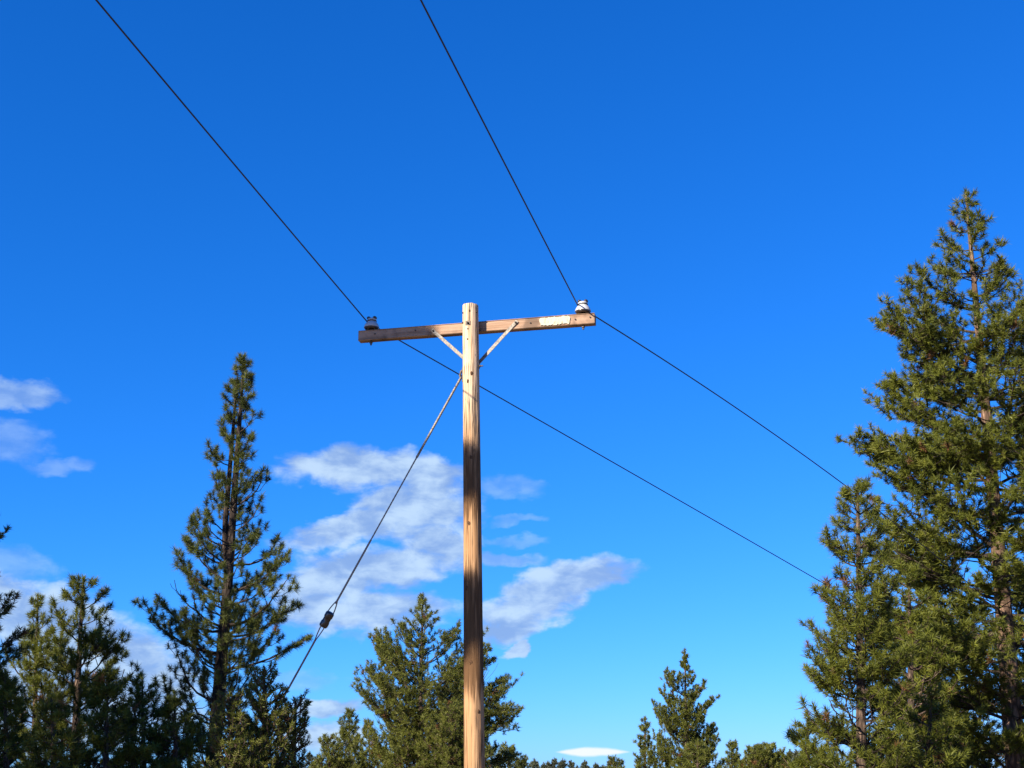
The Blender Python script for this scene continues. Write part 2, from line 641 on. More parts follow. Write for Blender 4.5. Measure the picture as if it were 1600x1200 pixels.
def nut_bm(r, h, stud=0.0, washer=0.0):
    """hexagonal nut on a stud over a square washer, pointing +Z"""
    bm = bmesh.new()
    z0 = 0.0
    if washer:
        g = bmesh.ops.create_cube(bm, size=1.0)
        for v in g["verts"]:
            v.co = Vector((v.co.x * washer, v.co.y * washer, v.co.z * 0.005 + 0.0025))
        z0 = 0.005
    g = bmesh.ops.create_cone(bm, cap_ends=True, segments=6, radius1=r, radius2=r * 0.96, depth=h)
    for v in g["verts"]:
        v.co.z += z0 + h / 2
    if stud:
        g = bmesh.ops.create_cone(bm, cap_ends=True, segments=10, radius1=r * 0.5, radius2=r * 0.45, depth=stud)
        for v in g["verts"]:
            v.co.z += z0 + h + stud / 2 - 0.002
    return bm


def along(o, direction, up=None):
    o.rotation_euler = Vector(direction).to_track_quat("Z", "Y").to_euler()
    return o


# knots and bolts on the shaft front
for (px, py, rx, rz) in ((737, 584, 0.013, 0.020), (731, 596, 0.011, 0.017), (733.5, 486, 0.010, 0.013),
                         (736, 715, 0.013, 0.019), (733, 818, 0.013, 0.018), (729, 919, 0.013, 0.019), 
                         (736, 1035, 0.014, 0.018), (748, 1112, 0.010, 0.015)):
    P, N = pole_surface(px, py)
    prof = [(1.0, -0.006), (0.85, 0.001), (0.6, 0.0035), (0.3, 0.0045), (0.1, 0.005)]
    bm = lathe_bm(prof, 12)
    for v in bm.verts:
        w = 1.0 + 0.45 * noise.noise(Vector((v.co.x * 1.3 + px, v.co.y * 1.3, py)))
        v.co.x *= rx * 1.3 * w
        v.co.y *= rz * 1.5 * w
    o = bm_obj("knot", bm, M_KNOT, shaft)
    o.rotation_euler = (Matrix(((-N[1], 0, N[0]), (N[0], 0, N[1]), (0, 1, 0)))).to_euler()
    o.location = P - BASE - N * 0.001
for (px, py, w) in ((731, 505, 0.05), (731, 514, 0.0), (730.5, 530, 0.0), (723.5, 487, 0.0), (744, 487, 0.0), (723, 502, 0.0)):
    P, N = pole_surface(px, py)
    bm = nut_bm(0.014 if w else 0.010, 0.014 if w else 0.008, 0.02 if w else 0.008, w)
    o = bm_obj("bolt", bm, M_STEEL, pole, smooth=False)
    along(o, N)
    o.location = P - BASE - N * 0.003

# crossarm: bolted to the back of the shaft
YAW = R(14.0)
AD = np.array([math.cos(YAW), -math.sin(YAW), 0.0])          # along the arm, to the right and nearer
AN = np.array([-math.sin(YAW), -math.cos(YAW), 0.0])         # front face normal
ARM_H, ARM_T = 0.117, 0.092
ARM_C = at(735.5, 513.5, PY + 0.13)
_c = shaft_at(ARM_C[2])
_off = shaft_r(ARM_C[2]) + ARM_T / 2 - 0.004
ARM_C = np.array([_c[0], _c[1], ARM_C[2]]) - AN * _off


def along_arm(px):
    t = 0.0
    for _ in range(60):
        e = 1e-3
        x0 = project(ARM_C + AD * t)[0]
        x1 = project(ARM_C + AD * (t + e))[0]
        t += (px - x0) / ((x1 - x0) / e)
    return t


T0, T1 = along_arm(562), along_arm(930)
arm_mid = ARM_C + AD * (T0 + T1) / 2
# the arm sags a touch to the left as in the photograph
_pl, _pr = project(ARM_C + AD * T0), project(ARM_C + AD * T1)
TILT = 0.0
for _ in range(40):
    dz = np.array([0, 0, math.tan(TILT)])
    err = (project(ARM_C + (AD - dz) * T0)[1] - project(ARM_C + (AD - dz) * T1)[1]) - (527.0 - 499.5)
    TILT += 0.002 * err * 0.1
AX = (AD - np.array([0, 0, math.tan(TILT)]))
AX /= np.linalg.norm(AX)
AZ = np.cross(AX, -AN)
AZ /= np.linalg.norm(AZ)
if AZ[2] < 0:
    AZ = -AZ
ARM_ROT = Matrix((AX, -AN, AZ)).transposed()          # local x along, y back, z up


def arm_pt(t, front, up):
    return ARM_C + AX * t + AN * front + AZ * up


bm = bmesh.new()
nx = 60
L = T1 - T0
secs = []
ch = 0.007
for i in range(nx + 1):
    x = T0 + L * i / nx
    ring = []
    for (yy, zz) in ((-1, -1), (-1, 1), (1, 1), (1, -1)):
        w = 0.0018 * noise.noise(Vector((x * 1.7, yy * 3, zz * 3)))
        for sgn in ((0, 1), (1, 0)) if (yy * zz) > 0 else ((1, 0), (0, 1)):
            cy, cz = (ARM_T / 2 - ch * sgn[0] + w) * yy, (ARM_H / 2 - ch * sgn[1] + w) * zz
            ring.append(bm.verts.new((x, cy, cz)))
    secs.append(ring)
for a, b in zip(secs, secs[1:]):
    for k in range(8):
        bm.faces.new((a[k], a[(k + 1) % 8], b[(k + 1) % 8], b[k]))
bm.faces.new(secs[0][::-1])
bm.faces.new(secs[-1])
bmesh.ops.recalc_face_normals(bm, faces=bm.faces[:])
arm = bm_obj("crossarm", bm, M_ARM, pole, smooth=False)
arm.rotation_euler = ARM_ROT.to_euler()
arm.location = ARM_C - BASE
for px, up in ((651, 0.01), (830, 0.0), (900, 0.0), (923, 0.012), (588, 0.005)):
    bm = nut_bm(0.0085, 0.006, 0.006)
    o = bm_obj("bolt", bm, M_STEEL, arm, smooth=False)
    o.rotation_euler = (R(90), 0, 0)
    o.location = (along_arm(px), -ARM_T / 2 - 0.001, up)
# cream marker painted on a thin strip near the right end
xa, xb = along_arm(845), along_arm(893)
bm = bmesh.new()
prng = random.Random(5)
outline = [(xa + (xb - xa) * q + prng.uniform(-.004, .004), -0.043 + prng.uniform(-.007, .006)) for q in np.linspace(0.01, 0.95, 22)]
outline += [(xb + prng.uniform(-.012, .002), z) for z in (-0.026, -0.012, 0.004, 0.02, 0.032)]
outline += [(xa + (xb - xa) * q + prng.uniform(-.004, .004), 0.044 + prng.uniform(-.009, .005)) for q in np.linspace(0.95, 0.02, 22)]
outline += [(xa + prng.uniform(-.006, .010), z) for z in (0.03, 0.014, 0.0, -0.016, -0.03)]
f = bm.faces.new([bm.verts.new((x, 0, z)) for x, z in outline])
e = bmesh.ops.extrude_face_region(bm, geom=[f])
for v in [q for q in e["geom"] if isinstance(q, bmesh.types.BMVert)]:
    v.co.y -= 0.003
bmesh.ops.recalc_face_normals(bm, faces=bm.faces[:])
o = bm_obj("marker_plate", bm, M_PLATE, arm, smooth=False)
o.location = (0, -ARM_T / 2 - 0.0005, 0)
o["label"] = "peeling cream marker plate near the right end"

# braces: flat galvanised straps from the arm's front down to the back of the shaft
strap_plane = ARM_T / 2 + 0.004
low_pt = at(737, 573, PY + 0.1)
zl = low_pt[2]
for px, upz in ((679, -0.012), (807.5, 0.012)):
    A = arm_pt(along_arm(px), strap_plane, upz)
    B = np.array([shaft_at(zl)[0], shaft_at(zl)[1], zl]) - AN * (shaft_r(zl) + 0.006)
    if px > 737:
        B = B - AN * 0.010
        B[2] -= 0.02
    d = B - A
    ln = np.linalg.norm(d)
    d /= ln
    yv = -AN - d * (d @ -AN)
    yv /= np.linalg.norm(yv)
    xv = np.cross(yv, d)
    bm = box_bm(0.036, 0.007, ln + 0.05, 0.0015)
    o = bm_obj("brace", bm, M_GALV, pole, smooth=False)
    o.rotation_euler = Matrix((xv, yv, d)).transposed().to_euler()
    o.location = (A + B) / 2 - BASE
    bm = nut_bm(0.012, 0.010, 0.012)
    b = bm_obj("bolt", bm, M_STEEL, o, smooth=False)
    b.rotation_euler = (R(90), 0, 0)
    b.location = (0, -0.0035, -ln / 2)
# through bolt on the right flank of the shaft
P = shaft_at(at(752, 573, PY)[2])
rr = shaft_r(P[2])
N = np.array([0.97, -0.24, 0])
o = bm_obj("bolt", nut_bm(0.016, 0.014, 0.03, 0.05), M_STEEL, pole, smooth=False)
along(o, N)
o.location = P + N * (rr - 0.003) - BASE

# insulators
SKIRT = 0.083
INS_TOP = 0.165


def build_insulator(px):
    t = along_arm(px)
    root = arm_pt(t, 0.0, ARM_H / 2)
    prof = [(0.020, 0.044), (0.030, 0.058), (0.052, 0.050), (0.070, 0.040), (SKIRT, 0.034), (SKIRT, 0.040), (0.080, 0.054), (0.072, 0.072),
            (0.061, 0.088), (0.052, 0.098), (0.046, 0.106), (0.046, 0.114), (0.050, 0.121), (0.050, 0.130), (0.044, 0.138), (0.020, 0.141)]
    body = bm_obj("insulator", lathe_bm(prof, 32), M_PORC, pole)
    body.location = root - BASE
    # dark-glazed ears each side of the top groove
    for s in (-1, 1):
        bm = bmesh.new()
        bmesh.ops.create_uvsphere(bm, u_segments=14, v_segments=8, radius=1.0)
        for v in bm.verts:
            v.co = Vector((v.co.x * 0.023 + s * 0.033, v.co.y * 0.036, v.co.z * 0.020 + 0.147))
        ear = bm_obj("insulator_ear", bm, M_GLAZE, body)
        ear.rotation_euler = (0, 0, -R(12))
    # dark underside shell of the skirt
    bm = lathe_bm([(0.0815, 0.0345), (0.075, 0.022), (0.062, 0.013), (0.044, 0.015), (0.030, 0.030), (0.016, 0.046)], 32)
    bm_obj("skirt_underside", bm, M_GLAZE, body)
    # steel pin through the arm with its nut below
    bm = lathe_bm([(0.0095, -ARM_H - 0.045), (0.0095, 0.0), (0.024, 0.001), (0.024, 0.008), (0.0125, 0.012), (0.0125, 0.06)], 14)
    g = bmesh.ops.create_cone(bm, cap_ends=True, segments=6, radius1=0.019, radius2=0.019, depth=0.018)
    for v in g["verts"]:
        v.co.z += -ARM_H - 0.014
    bm_obj("insulator_pin", bm, M_STEEL, body, smooth=False)
    # tie wire round the neck
    tb = Tubes()
    a = np.linspace(0, 4 * math.pi, 41)
    tb.add(np.stack([0.050 * np.cos(a), 0.050 * np.sin(a), 0.107 + 0.006 * a / 12.6], 1), np.full(41, 0.0035), 5)
    tb.build("tie_wire", M_WIRE, body, np.zeros(3))
    return root + np.array([0, 0, 0.110])


neck_left = build_insulator(580)
neck_right = build_insulator(911)

# ------------------------------------------------------------------ conductors


def plane_fit(pts, P, azd):
    a = R(azd)
    d = np.array([math.sin(a), math.cos(a)])
    n = np.array([d[1], -d[0]])
    out = []
    for q in pts:
        r = ray(*q)
        t = (n @ (P[:2] - CAM[:2])) / (n @ r[:2])
        X = CAM + r * t
        out.append(((X[:2] - P[:2]) @ d, X[2] - P[2]))
    out = np.array(out)
    # z = b s + c s^2 through the insulator
    A = np.stack([out[:, 0], out[:, 0] ** 2], 1)
    w = 1.0 / (1.0 + np.abs(out[:, 0]))
    co, *_ = np.linalg.lstsq(A * w[:, None], out[:, 1] * w, rcond=None)
    return d, co


IN_L = [(145, 0), (237, 108.3), (336.6, 223), (440.6, 346.6)]
IN_R = [(639.6, 0), (703.7, 110.3), (779.3, 245), (832.4, 345)]
OUT_L = [(713.7, 582.5), (752.5, 605), (850, 660), (1000, 748.75), (1143.3, 830), (1282.6, 907)]
OUT_R = [(960, 511), (1000, 538.75), (1070, 584.3), (1180, 661.3), (1334, 765.8)]


def conductor(neck, pin, pout, azi, azo, label):
    side = np.array([-math.cos(R(28)), math.sin(R(28)), 0]) * 0.055        # outer side groove
    P = neck + side
    di, ci = plane_fit(pin, P, azi)
    do, co = plane_fit(pout, P, azo)
    ci[1] = max(0.0006, min(ci[1], 0.004))
    pts = []
    for s in np.concatenate([-np.geomspace(55, 0.12, 60)]):
        pts.append(P + np.array([di[0] * s, di[1] * s, ci[0] * s + ci[1] * s * s]))
    pts.append(P)
    for s in np.geomspace(0.12, 42, 60):
        z = co[0] * s + co[1] * s * s
        pts.append(P + np.array([do[0] * s, do[1] * s, z]))
    pts = np.array(pts)
    rad = np.full(len(pts), 0.0068)
    tb = Tubes()
    tb.add(pts, rad, 8)
    o = tb.build("power_line", M_WIRE, None, P)
    o.location = P
    tag(o, label, "power line", "bare power lines tied to the crossarm insulators")
    return ci, co


conductor(neck_left, IN_L, OUT_L, 14.5, 42.0, "thin dark power line tied to the left insulator of the crossarm")
conductor(neck_right, IN_R, OUT_R, 14.5, 42.0, "thin dark power line tied to the white insulator above the cream plate")

# ------------------------------------------------------------------ guy wire
GA = R(-60.7)
gd = np.array([math.sin(GA), math.cos(GA)])
gz = at(719, 584, PY)[2]
gc = shaft_at(gz)
G0 = np.array([gc[0] + gd[0] * (shaft_r(gz) + 0.02), gc[1] + gd[1] * (shaft_r(gz) + 0.02), gz])


def on_guy(px, py):
    n = np.array([gd[1], -gd[0]])
    r = ray(px, py)
    t = (n @ (G0[:2] - CAM[:2])) / (n @ r[:2])
    return CAM + r * t


G1 = on_guy(510.5, 968)
gdir = (G1 - G0) / np.linalg.norm(G1 - G0)
glen = np.linalg.norm(G1 - G0)
G_END = G0 + gdir * (G0[2] - 0.15) / -gdir[2]
gtot = np.linalg.norm(G_END - G0)
guy = empty("guy_wire", G0)
tag(guy, "slanting steel guy wire with dark strain insulator left of the pole", "guy wire")


def gpt(s):
    return G0 + gdir * s


def strand(a, b, r, name, mat, n=40):
    tb = Tubes()
    pts = [gpt(a + (b - a) * i / n) for i in range(n + 1)]
    tb.add(pts, [r * (1 + 0.10 * math.sin(i * 2.1)) for i in range(n + 1)], 8)
    return tb.build(name, mat, guy, G0)


INS_H = 0.088
strand(0.03, 0.98, 0.0125, "guy_grip", M_GALV, 120)
strand(0.98, glen - 0.95, 0.0075, "guy_strand", M_GUY, 60)
strand(glen - 0.95, glen - 0.19, 0.0105, "guy_grip", M_GUY, 90)
strand(glen + 0.24, glen + 1.05, 0.0105, "guy_grip", M_GUY, 90)
strand(glen + 1.05, gtot - 0.05, 0.0075, "guy_strand", M_GUY, 60)
# strain insulator and the two cable eyes
_, ga, gb = frame_of(gdir)
prof = [(0.020, -INS_H), (0.040, -INS_H + 0.004), (0.046, -INS_H + 0.018), (0.046, -0.03), (0.040, -0.018), (0.040, 0.018), (0.046, 0.03),
        (0.046, INS_H - 0.018), (0.040, INS_H - 0.004), (0.020, INS_H)]
o = bm_obj("strain_insulator", lathe_bm(prof, 20), M_GLAZE, guy)
along(o, gdir)
o.location = gpt(glen) - G0
for sgn in (-1, 1):
    for k in (-1, 1):
        tb = Tubes()
        pts = []
        for i in range(15):
            q = i / 14
            s = glen + sgn * (0.03 + (0.20 if sgn < 0 else 0.23) * q)
            wdt = 0.036 * math.cos(q * math.pi / 2) ** 0.8 * k
            pts.append(gpt(s) + (ga if sgn > 0 else gb * 0.55 + ga * 0.83) * wdt)
        tb.add(pts, [0.0062] * 15, 6)
        tb.build("cable_eye", M_GUY, guy, G0)
# hook and plate at the pole, rod at the ground
tb = Tubes()
hk = [G0 - np.array([gd[0], gd[1], 0]) * 0.03 + np.array([0, 0, 0.05]), G0 + np.array([0, 0, 0.05]) + np.array([gd[0], gd[1], 0]) * 0.012,
      G0 + np.array([gd[0], gd[1], 0]) * 0.03, G0 + np.array([gd[0] * 0.012, gd[1] * 0.012, -0.03]), gpt(0.05)]
tb.add(hk, [0.012] * 5, 8)
tb.build("guy_hook", M_STEEL, guy, G0)
o = bm_obj("guy_plate", box_bm(0.05, 0.012, 0.16, 0.003), M_STEEL, pole, smooth=False)
o.rotation_euler = (0, 0, math.atan2(gd[1], gd[0]) - math.pi / 2)
o.location = np.array([gc[0] + gd[0] * (shaft_r(gz) + 0.003), gc[1] + gd[1] * (shaft_r(gz) + 0.003), gz]) - BASE
tb = Tubes()
tb.add([gpt(gtot - 0.15), gpt(gtot + 0.5)], [0.011, 0.011], 8)
tb.build("anchor_rod", M_STEEL, guy, G0)

# ------------------------------------------------------------------ trees
TRI_COUNT = 0


def tuft_protos(n, K, ln, rad_spread, width, seed, droop=0.0):
    """needle bundles: each needle one thin triangle, all leaving a short twig along +Z"""
    rng = np.random.default_rng(seed)
    out = []
    for _ in range(n):
        s = rng.uniform(-0.75, 0.25, K) * ln
        th = rng.uniform(0, 2 * math.pi, K)
        ph = np.radians(rng.uniform(rad_spread[0], rad_spread[1], K))
        ll = ln * rng.uniform(0.75, 1.15, K)
        d = np.stack([np.sin(ph) * np.cos(th), np.sin(ph) * np.sin(th), np.cos(ph)], 1)
        base = np.stack([np.zeros(K), np.zeros(K), s], 1)
        rnd = rng.normal(size=(K, 3))
        side = np.cross(d, rnd)
        side /= np.linalg.norm(side, axis=1)[:, None]
        w = width * rng.uniform(0.7, 1.3, K)[:, None]
        b0 = base + d * 0.01 + side * w * 0.5
        b1 = base + d * 0.01 - side * w * 0.5
        tip = base + d * ll[:, None]
        v = np.stack([b0, b1, tip], 1).reshape(-1, 3)
        out.append(v)
    return out


class Needles:
    """collects tufts and writes them as one mesh"""
    def __init__(self, protos, rng, tint=(0.25, 0.8)):
        self.p, self.rng, self.tint = np.array(protos), rng, tint
        self.items = []

    def add(self, pos, axis, scale):
        self.items.append((pos[0], pos[1], pos[2], axis[0], axis[1], axis[2], scale))

    def build(self, name, mat, parent, origin):
        global TRI_COUNT
        if not self.items:
            return None
        A = np.array(self.items)
        rng, n = self.rng, len(A)
        d = A[:, 3:6] / (np.linalg.norm(A[:, 3:6], axis=1)[:, None] + 1e-9)
        r = rng.normal(size=(n, 3))
        a = np.cross(r, d)
        a /= np.linalg.norm(a, axis=1)[:, None] + 1e-9
        M = np.stack([a, np.cross(d, a), d], 1) * A[:, 6][:, None, None]
        P = self.p[rng.integers(0, len(self.p), n)]
        v = np.einsum("nki,nij->nkj", P, M) + (A[:, :3] - origin)[:, None, :]
        k = v.shape[1] // 3
        t = np.clip(rng.uniform(self.tint[0], self.tint[1], (n, 1)) + rng.normal(0, 0.12, (n, k)), 0, 1)
        t[rng.uniform(size=n) < 0.012] = 2.0          # a few dead, rusty tufts
        nt = n * k
        TRI_COUNT += nt
        return mesh_np(name, v.reshape(-1, 3), np.arange(nt * 3).reshape(-1, 3), mat, parent, attr=np.repeat(t.ravel(), 3))


def bend(start, az, e0, e1, length, n, rng, jit=0.10, power=1.0):
    """a limb polyline leaving at elevation e0 and ending at elevation e1"""
    x, y, z = float(start[0]), float(start[1]), float(start[2])
    pts = [(x, y, z)]
    step = length / n
    a = az
    nz = rng.normal(0, jit, 2 * n).tolist()
    for i in range(n):
        q = (i + 0.5) / n
        e = e0 + (e1 - e0) * q + nz[2 * i] * 0.6
        a += nz[2 * i + 1]
        c = math.cos(e) * step
        x, y, z = x + c * math.cos(a), y + c * math.sin(a), z + step * math.sin(e)
        pts.append((x, y, z))
    return np.array(pts)


def interp(pts, q):
    f = q * (len(pts) - 1)
    i = min(int(f), len(pts) - 2)
    return pts[i] + (pts[i + 1] - pts[i]) * (f - i), pts[i + 1] - pts[i]


def profile_fn(table):
    zs = [t[0] for t in table]
    rs = [t[1] for t in table]
    return lambda q: float(np.interp(q, zs, rs))


def tree(name, base, top, table, seed, label, cat, group=None, whorl=0.5, per=5, needle=0.15, K=60, spread=(18, 80), width=0.006,
         mat=None, bark=None, e0=10, e1=55, sub=1.0, trunk_r=0.16, crown_from=0.0, simple=False, gap=0.0, twin=None, lean=None, tint=(0.2, 0.8),
         keep=None, side_scale=None, tuft_gap=0.75, twig=None, jit=0.10, limbs=None, tufts_on=0.35, up=0.3):
    """base, top: world points. table: (height fraction, crown radius in m) pairs."""
    rng = np.random.default_rng(seed)
    base = np.array(base, float)
    top = np.array(top, float)
    H = top[2] - base[2]
    mat = mat or M_NEEDLE
    bark = bark or M_BARK
    twig = twig or M_TWIG
    prof = profile_fn(table)
    reach = (R(e1) - R(e0)) / (math.sin(R(e1)) - math.sin(R(e0)))      # limbs curve upward: longer than they reach out
    root = empty(name, base)
    tag(root, label, cat, group)
    protos = tuft_protos(7, K, needle, spread, width, seed + 5)
    # trunk polyline
    nt = 22
    tp = []
    for i in range(nt + 1):
        q = i / nt
        p = base + (top - base) * q
        wob = 0.03 * H / 10 * math.sin(q * 5 + seed) * (1 - q) + rng.normal(0, 0.004) * H / 10
        p = p + np.array([wob, 0.6 * wob, 0]) * min(1, 6 * q) * (1 - q) ** 0.3
        tp.append(p)
    tp = np.array(tp)
    tr = np.array([trunk_r * ((1 - i / nt) ** 0.85) + 0.012 for i in range(nt + 1)])
    tr[0] *= 1.25
    tb = Tubes()
    ext = np.vstack([tp[0] - np.array([0, 0, 0.4]), tp])
    tb.add(ext, np.concatenate([[tr[0] * 1.1], tr]), 10)
    leaders = [(tp, tr)]
    if twin:
        z_from, z_to, off = twin
        pts, rads = [], []
        for i in range(12):
            q = z_from + (z_to - z_from) * i / 11
            p, _ = interp(tp, q)
            k = min(1.0, i / 2.5)
            pts.append(p + np.array([off[0], off[1], 0]) * k * (1 - 0.25 * i / 11))
            rads.append(trunk_r * (1 - q) ** 0.85 * 0.75 + 0.01)
        tb.add(pts, rads, 8)
        leaders.append((np.array(pts), np.array(rads)))
    crown = Needles(protos, rng, tint)
    limb_tubes = tb if simple else None

    def tuft_line(nd, pts, q0, q1, scale):
        ln = np.sum(np.linalg.norm(np.diff(pts, axis=0), axis=1)) * (q1 - q0)
        k = max(1, int(round(ln / (needle * tuft_gap * 2 * scale))))
        for j in range(k):
            q = q1 - (q1 - q0) * (j / max(1, k))
            p, d = interp(pts, min(1.0, q))
            dn = math.sqrt(d[0] * d[0] + d[1] * d[1] + d[2] * d[2]) + 1e-9
            rn = rng.normal(0, 0.25, 3)
            ax = (d[0] / dn + rn[0], d[1] / dn + rn[1], d[2] / dn + rn[2] + up)
            if keep is None or keep(p):
                nd.add(p, ax, scale * rng.uniform(0.8, 1.2))

    def one_limb(start, az, length, q, r0, el0=None, el1=None, dens=1.0):
        nonlocal limb_tubes
        a0 = R(e0 if el0 is None else el0) + rng.normal(0, 0.12)
        a1 = R(e1 if el1 is None else el1) + rng.normal(0, 0.15)
        n = 7 if length > 0.8 else 5
        pts = bend(start, az, a0, a1, length, n, rng, jit)
        if keep is not None and not all(keep(q_) for q_ in pts[1:]):
            return
        lt = limb_tubes or Tubes()
        nd = crown if simple else Needles(protos, rng, tint)
        r_end = 0.006
        lt.add(pts, np.linspace(r0, r_end, n + 1), 5)
        dead = el0 is None and q < 0.55 and rng.uniform() < 0.06
        if not dead:
            tuft_line(nd, pts, tufts_on + 0.2 if length > 0.9 else 0.25, 1.0, 1.0)
        # side twigs
        ns = max(2, int(round(length * 5.0 * sub * dens)))
        for j in range(ns):
            qq = 0.22 + 0.72 * (j + rng.uniform(0, 0.6)) / max(1, ns)
            p, d = interp(pts, min(0.97, qq))
            da = math.atan2(d[1], d[0]) + (1 if j % 2 else -1) * R(rng.uniform(30, 70))
            l2 = length * (0.16 + 0.36 * (1 - qq)) * rng.uniform(0.6, 1.25) + 0.06
            tpts = bend(p, da, a0 + rng.normal(0.1, 0.2), a1 + rng.normal(0, 0.2), l2, 4, rng, jit * 1.2)
            if keep is not None and not (keep(tpts[-1]) and keep(tpts[2])):
                continue
            rt = max(0.005, r0 * 0.38 * (1 - qq) + 0.004)
            lt.add(tpts, np.linspace(rt, 0.0045, 5), 4)
            if dead:
                continue
            tuft_line(nd, tpts, 0.35, 1.0, rng.uniform(0.8, 1.05))
            if l2 > 0.32:
                for jj in range(int(l2 * 6 * sub)):
                    q3 = rng.uniform(0.3, 0.95)
                    p3, d3 = interp(tpts, q3)
                    da3 = math.atan2(d3[1], d3[0]) + rng.choice([-1, 1]) * R(rng.uniform(30, 70))
                    l3 = l2 * rng.uniform(0.22, 0.45)
                    t3 = bend(p3, da3, a0 + 0.15, a1 + rng.normal(0, 0.2), l3, 3, rng, jit)
                    if keep is not None and not keep(t3[-1]):
                        continue
                    lt.add(t3, np.linspace(0.006, 0.004, 4), 4)
                    tuft_line(nd, t3, 0.5, 1.0, rng.uniform(0.75, 1.0))
        if not simple:
            b = lt.build("branch", twig, root, base)
            nd.build("needles", mat, b, base)

    # whorls from the top down
    z = H * 0.985 - needle * 1.2
    zmin = H * crown_from
    wi = 0
    while z > zmin:
        q = z / H
        rad = prof(q)
        k = max(2, int(round(per * rng.uniform(0.75, 1.2) * min(1.0, 0.55 + rad))))
        az0 = rng.uniform(0, 2 * math.pi)
        for j in range(k):
            if rng.uniform() < gap:
                continue
            zz = z + rng.normal(0, whorl * 0.22)
            qq = min(0.985, max(0.02, zz / H))
            lp, lr = leaders[0]
            if len(leaders) > 1 and twin[0] < qq < twin[1] and rng.uniform() < 0.45:
                lp, lr = leaders[1]
                s, _ = interp(lp, (qq - twin[0]) / (twin[1] - twin[0]))
            else:
                s, _ = interp(lp, qq)
            az = az0 + 2 * math.pi * j / k + rng.normal(0, 0.25)
            ss = side_scale(az, qq) if side_scale else 1.0
            # slanted limbs reach out less than their length
            length = max(0.16, prof(qq) * reach * rng.uniform(0.58, 1.08) * ss)
            one_limb(s, az, length, qq, max(0.008, 0.013 * min(2.0, length) + 0.005))
        z -= whorl * (0.55 + 0.45 * min(1, rad / 0.8)) * rng.uniform(0.8, 1.2)
        wi += 1
    if limbs:
        for (zq, azd, length, el0, el1, dens) in limbs:
            s, _ = interp(tp, zq)
            one_limb(s, R(azd), length, zq, 0.012 + 0.012 * length, el0, el1, dens)
    trunk = tb.build("trunk", bark, root, base)
    # needles up the leader
    ld = crown if simple else Needles(protos, rng, tint)
    for lp, lr in leaders:
        nl = len(lp)
        for i in range(9):
            q = 1.0 - i * needle * 0.75 / H if lp is tp else 1.0 - i * 0.02
            if q < 0.5:
                break
            p, d = interp(lp, q)
            if keep is None or keep(p):
                ld.add(p, d + rng.normal(0, 0.15, 3) * np.linalg.norm(d), 0.95 if i < 6 else 0.8)
    if simple:
        crown.build("crown", mat, root, base)
    else:
        ld.build("needles", mat, trunk, base)
    return root


def ground_pt(x, y):
    return np.array([x, y, ground_z(x, y)])


def stand(xb, yb, xt, yt, Y):
    """foot on the ground under pixel (xb, yb) and tip at pixel (xt, yt), Y metres away"""
    t = at(xt, yt, Y)
    b = at(xb, yb, Y)
    k = (b[0] - t[0]) / (b[2] - t[2])
    xg = t[0] + k * (0 - t[2])
    return ground_pt(xg, Y), t


def px_m(px, Y):
    return px * Y / FPX


def reach_limbs(rows, Y, b, t):
    """named limbs: (tip pixel, trunk pixel row, bearing in degrees, start and end elevation, density)"""
    out = []
    for (tx, ty, by, azd, el0, el1, dens) in rows:
        q = zf(by, Y, b, t)
        foot = b + (t - b) * q
        x0, _ = project(foot)
        dx = abs(tx - x0) * Y / FPX / max(0.35, abs(math.cos(R(azd))))
        e0, e1 = R(el0), R(el1)
        ln = dx * (e1 - e0) / (math.sin(e1) - math.sin(e0))
        out.append((q, azd, ln, el0, el1, dens))
    return out


# --- tall left pine
def zf(py, Y, b, t):
    return (at(400, py, Y)[2] - b[2]) / (t[2] - b[2])


def prof_px(rows, Y, b, t):
    """crown radius table from (pixel row, radius in pixels)"""
    return sorted((zf(py, Y, b, t), px_m(r, Y)) for py, r in rows)


b, t = stand(337, 1150, 382, 556, 27.0)
tree("pine_tree", b, t, prof_px([(556, 5), (610, 20), (680, 32), (740, 40), (800, 56), (860, 70), (900, 78), (960, 92), (1010, 92), (1060, 84), (1150, 90), (1300, 80)], 27, b, t),
     11, "tall slender pine with twin upper stems and upswept branches left of the guy wire", "pine tree",
     whorl=0.40, per=5, needle=0.135, K=125, spread=(5, 110), width=0.0088, bark=M_BARK_DARK, mat=M_NEEDLE_GREY, e0=2, e1=74, sub=0.55, trunk_r=0.17,
     limbs=reach_limbs([(232, 962, 1025, 178, 8, 70, 1.3), (250, 905, 985, 172, 5, 66, 1.0), (272, 858, 930, 190, 10, 68, 1.0), (298, 800, 880, 176, 12, 74, 1.0),
                         (325, 715, 790, 185, 15, 78, 1.0), (467, 920, 975, 4, 8, 60, 1.0), (460, 990, 1050, -8, 5, 60, 1.0), (440, 785, 885, 6, 12, 66, 1.0),
                         (447, 850, 925, -5, 10, 62, 1.0), (418, 710, 790, 8, 15, 74, 1.0)  ], 27, b, t),
     twin=(zf(905, 27, b, t), zf(590, 27, b, t), (-0.17, 0.05)), tint=(0.15, 0.8), crown_from=0.12, tuft_gap=0.8, tufts_on=0.42, jit=0.18)

# --- big right pine
def open_front(az, q):
    """the old pine has lost the lower limbs on its near side, so its trunk shows"""
    facing = math.cos(az + math.radians(112))
    if 0.16 < q < 0.32 and facing > 0.86:
        return 0.35
    if 0.66 < q < 0.8 and facing > 0.88:
        return 0.5
    return 1.0


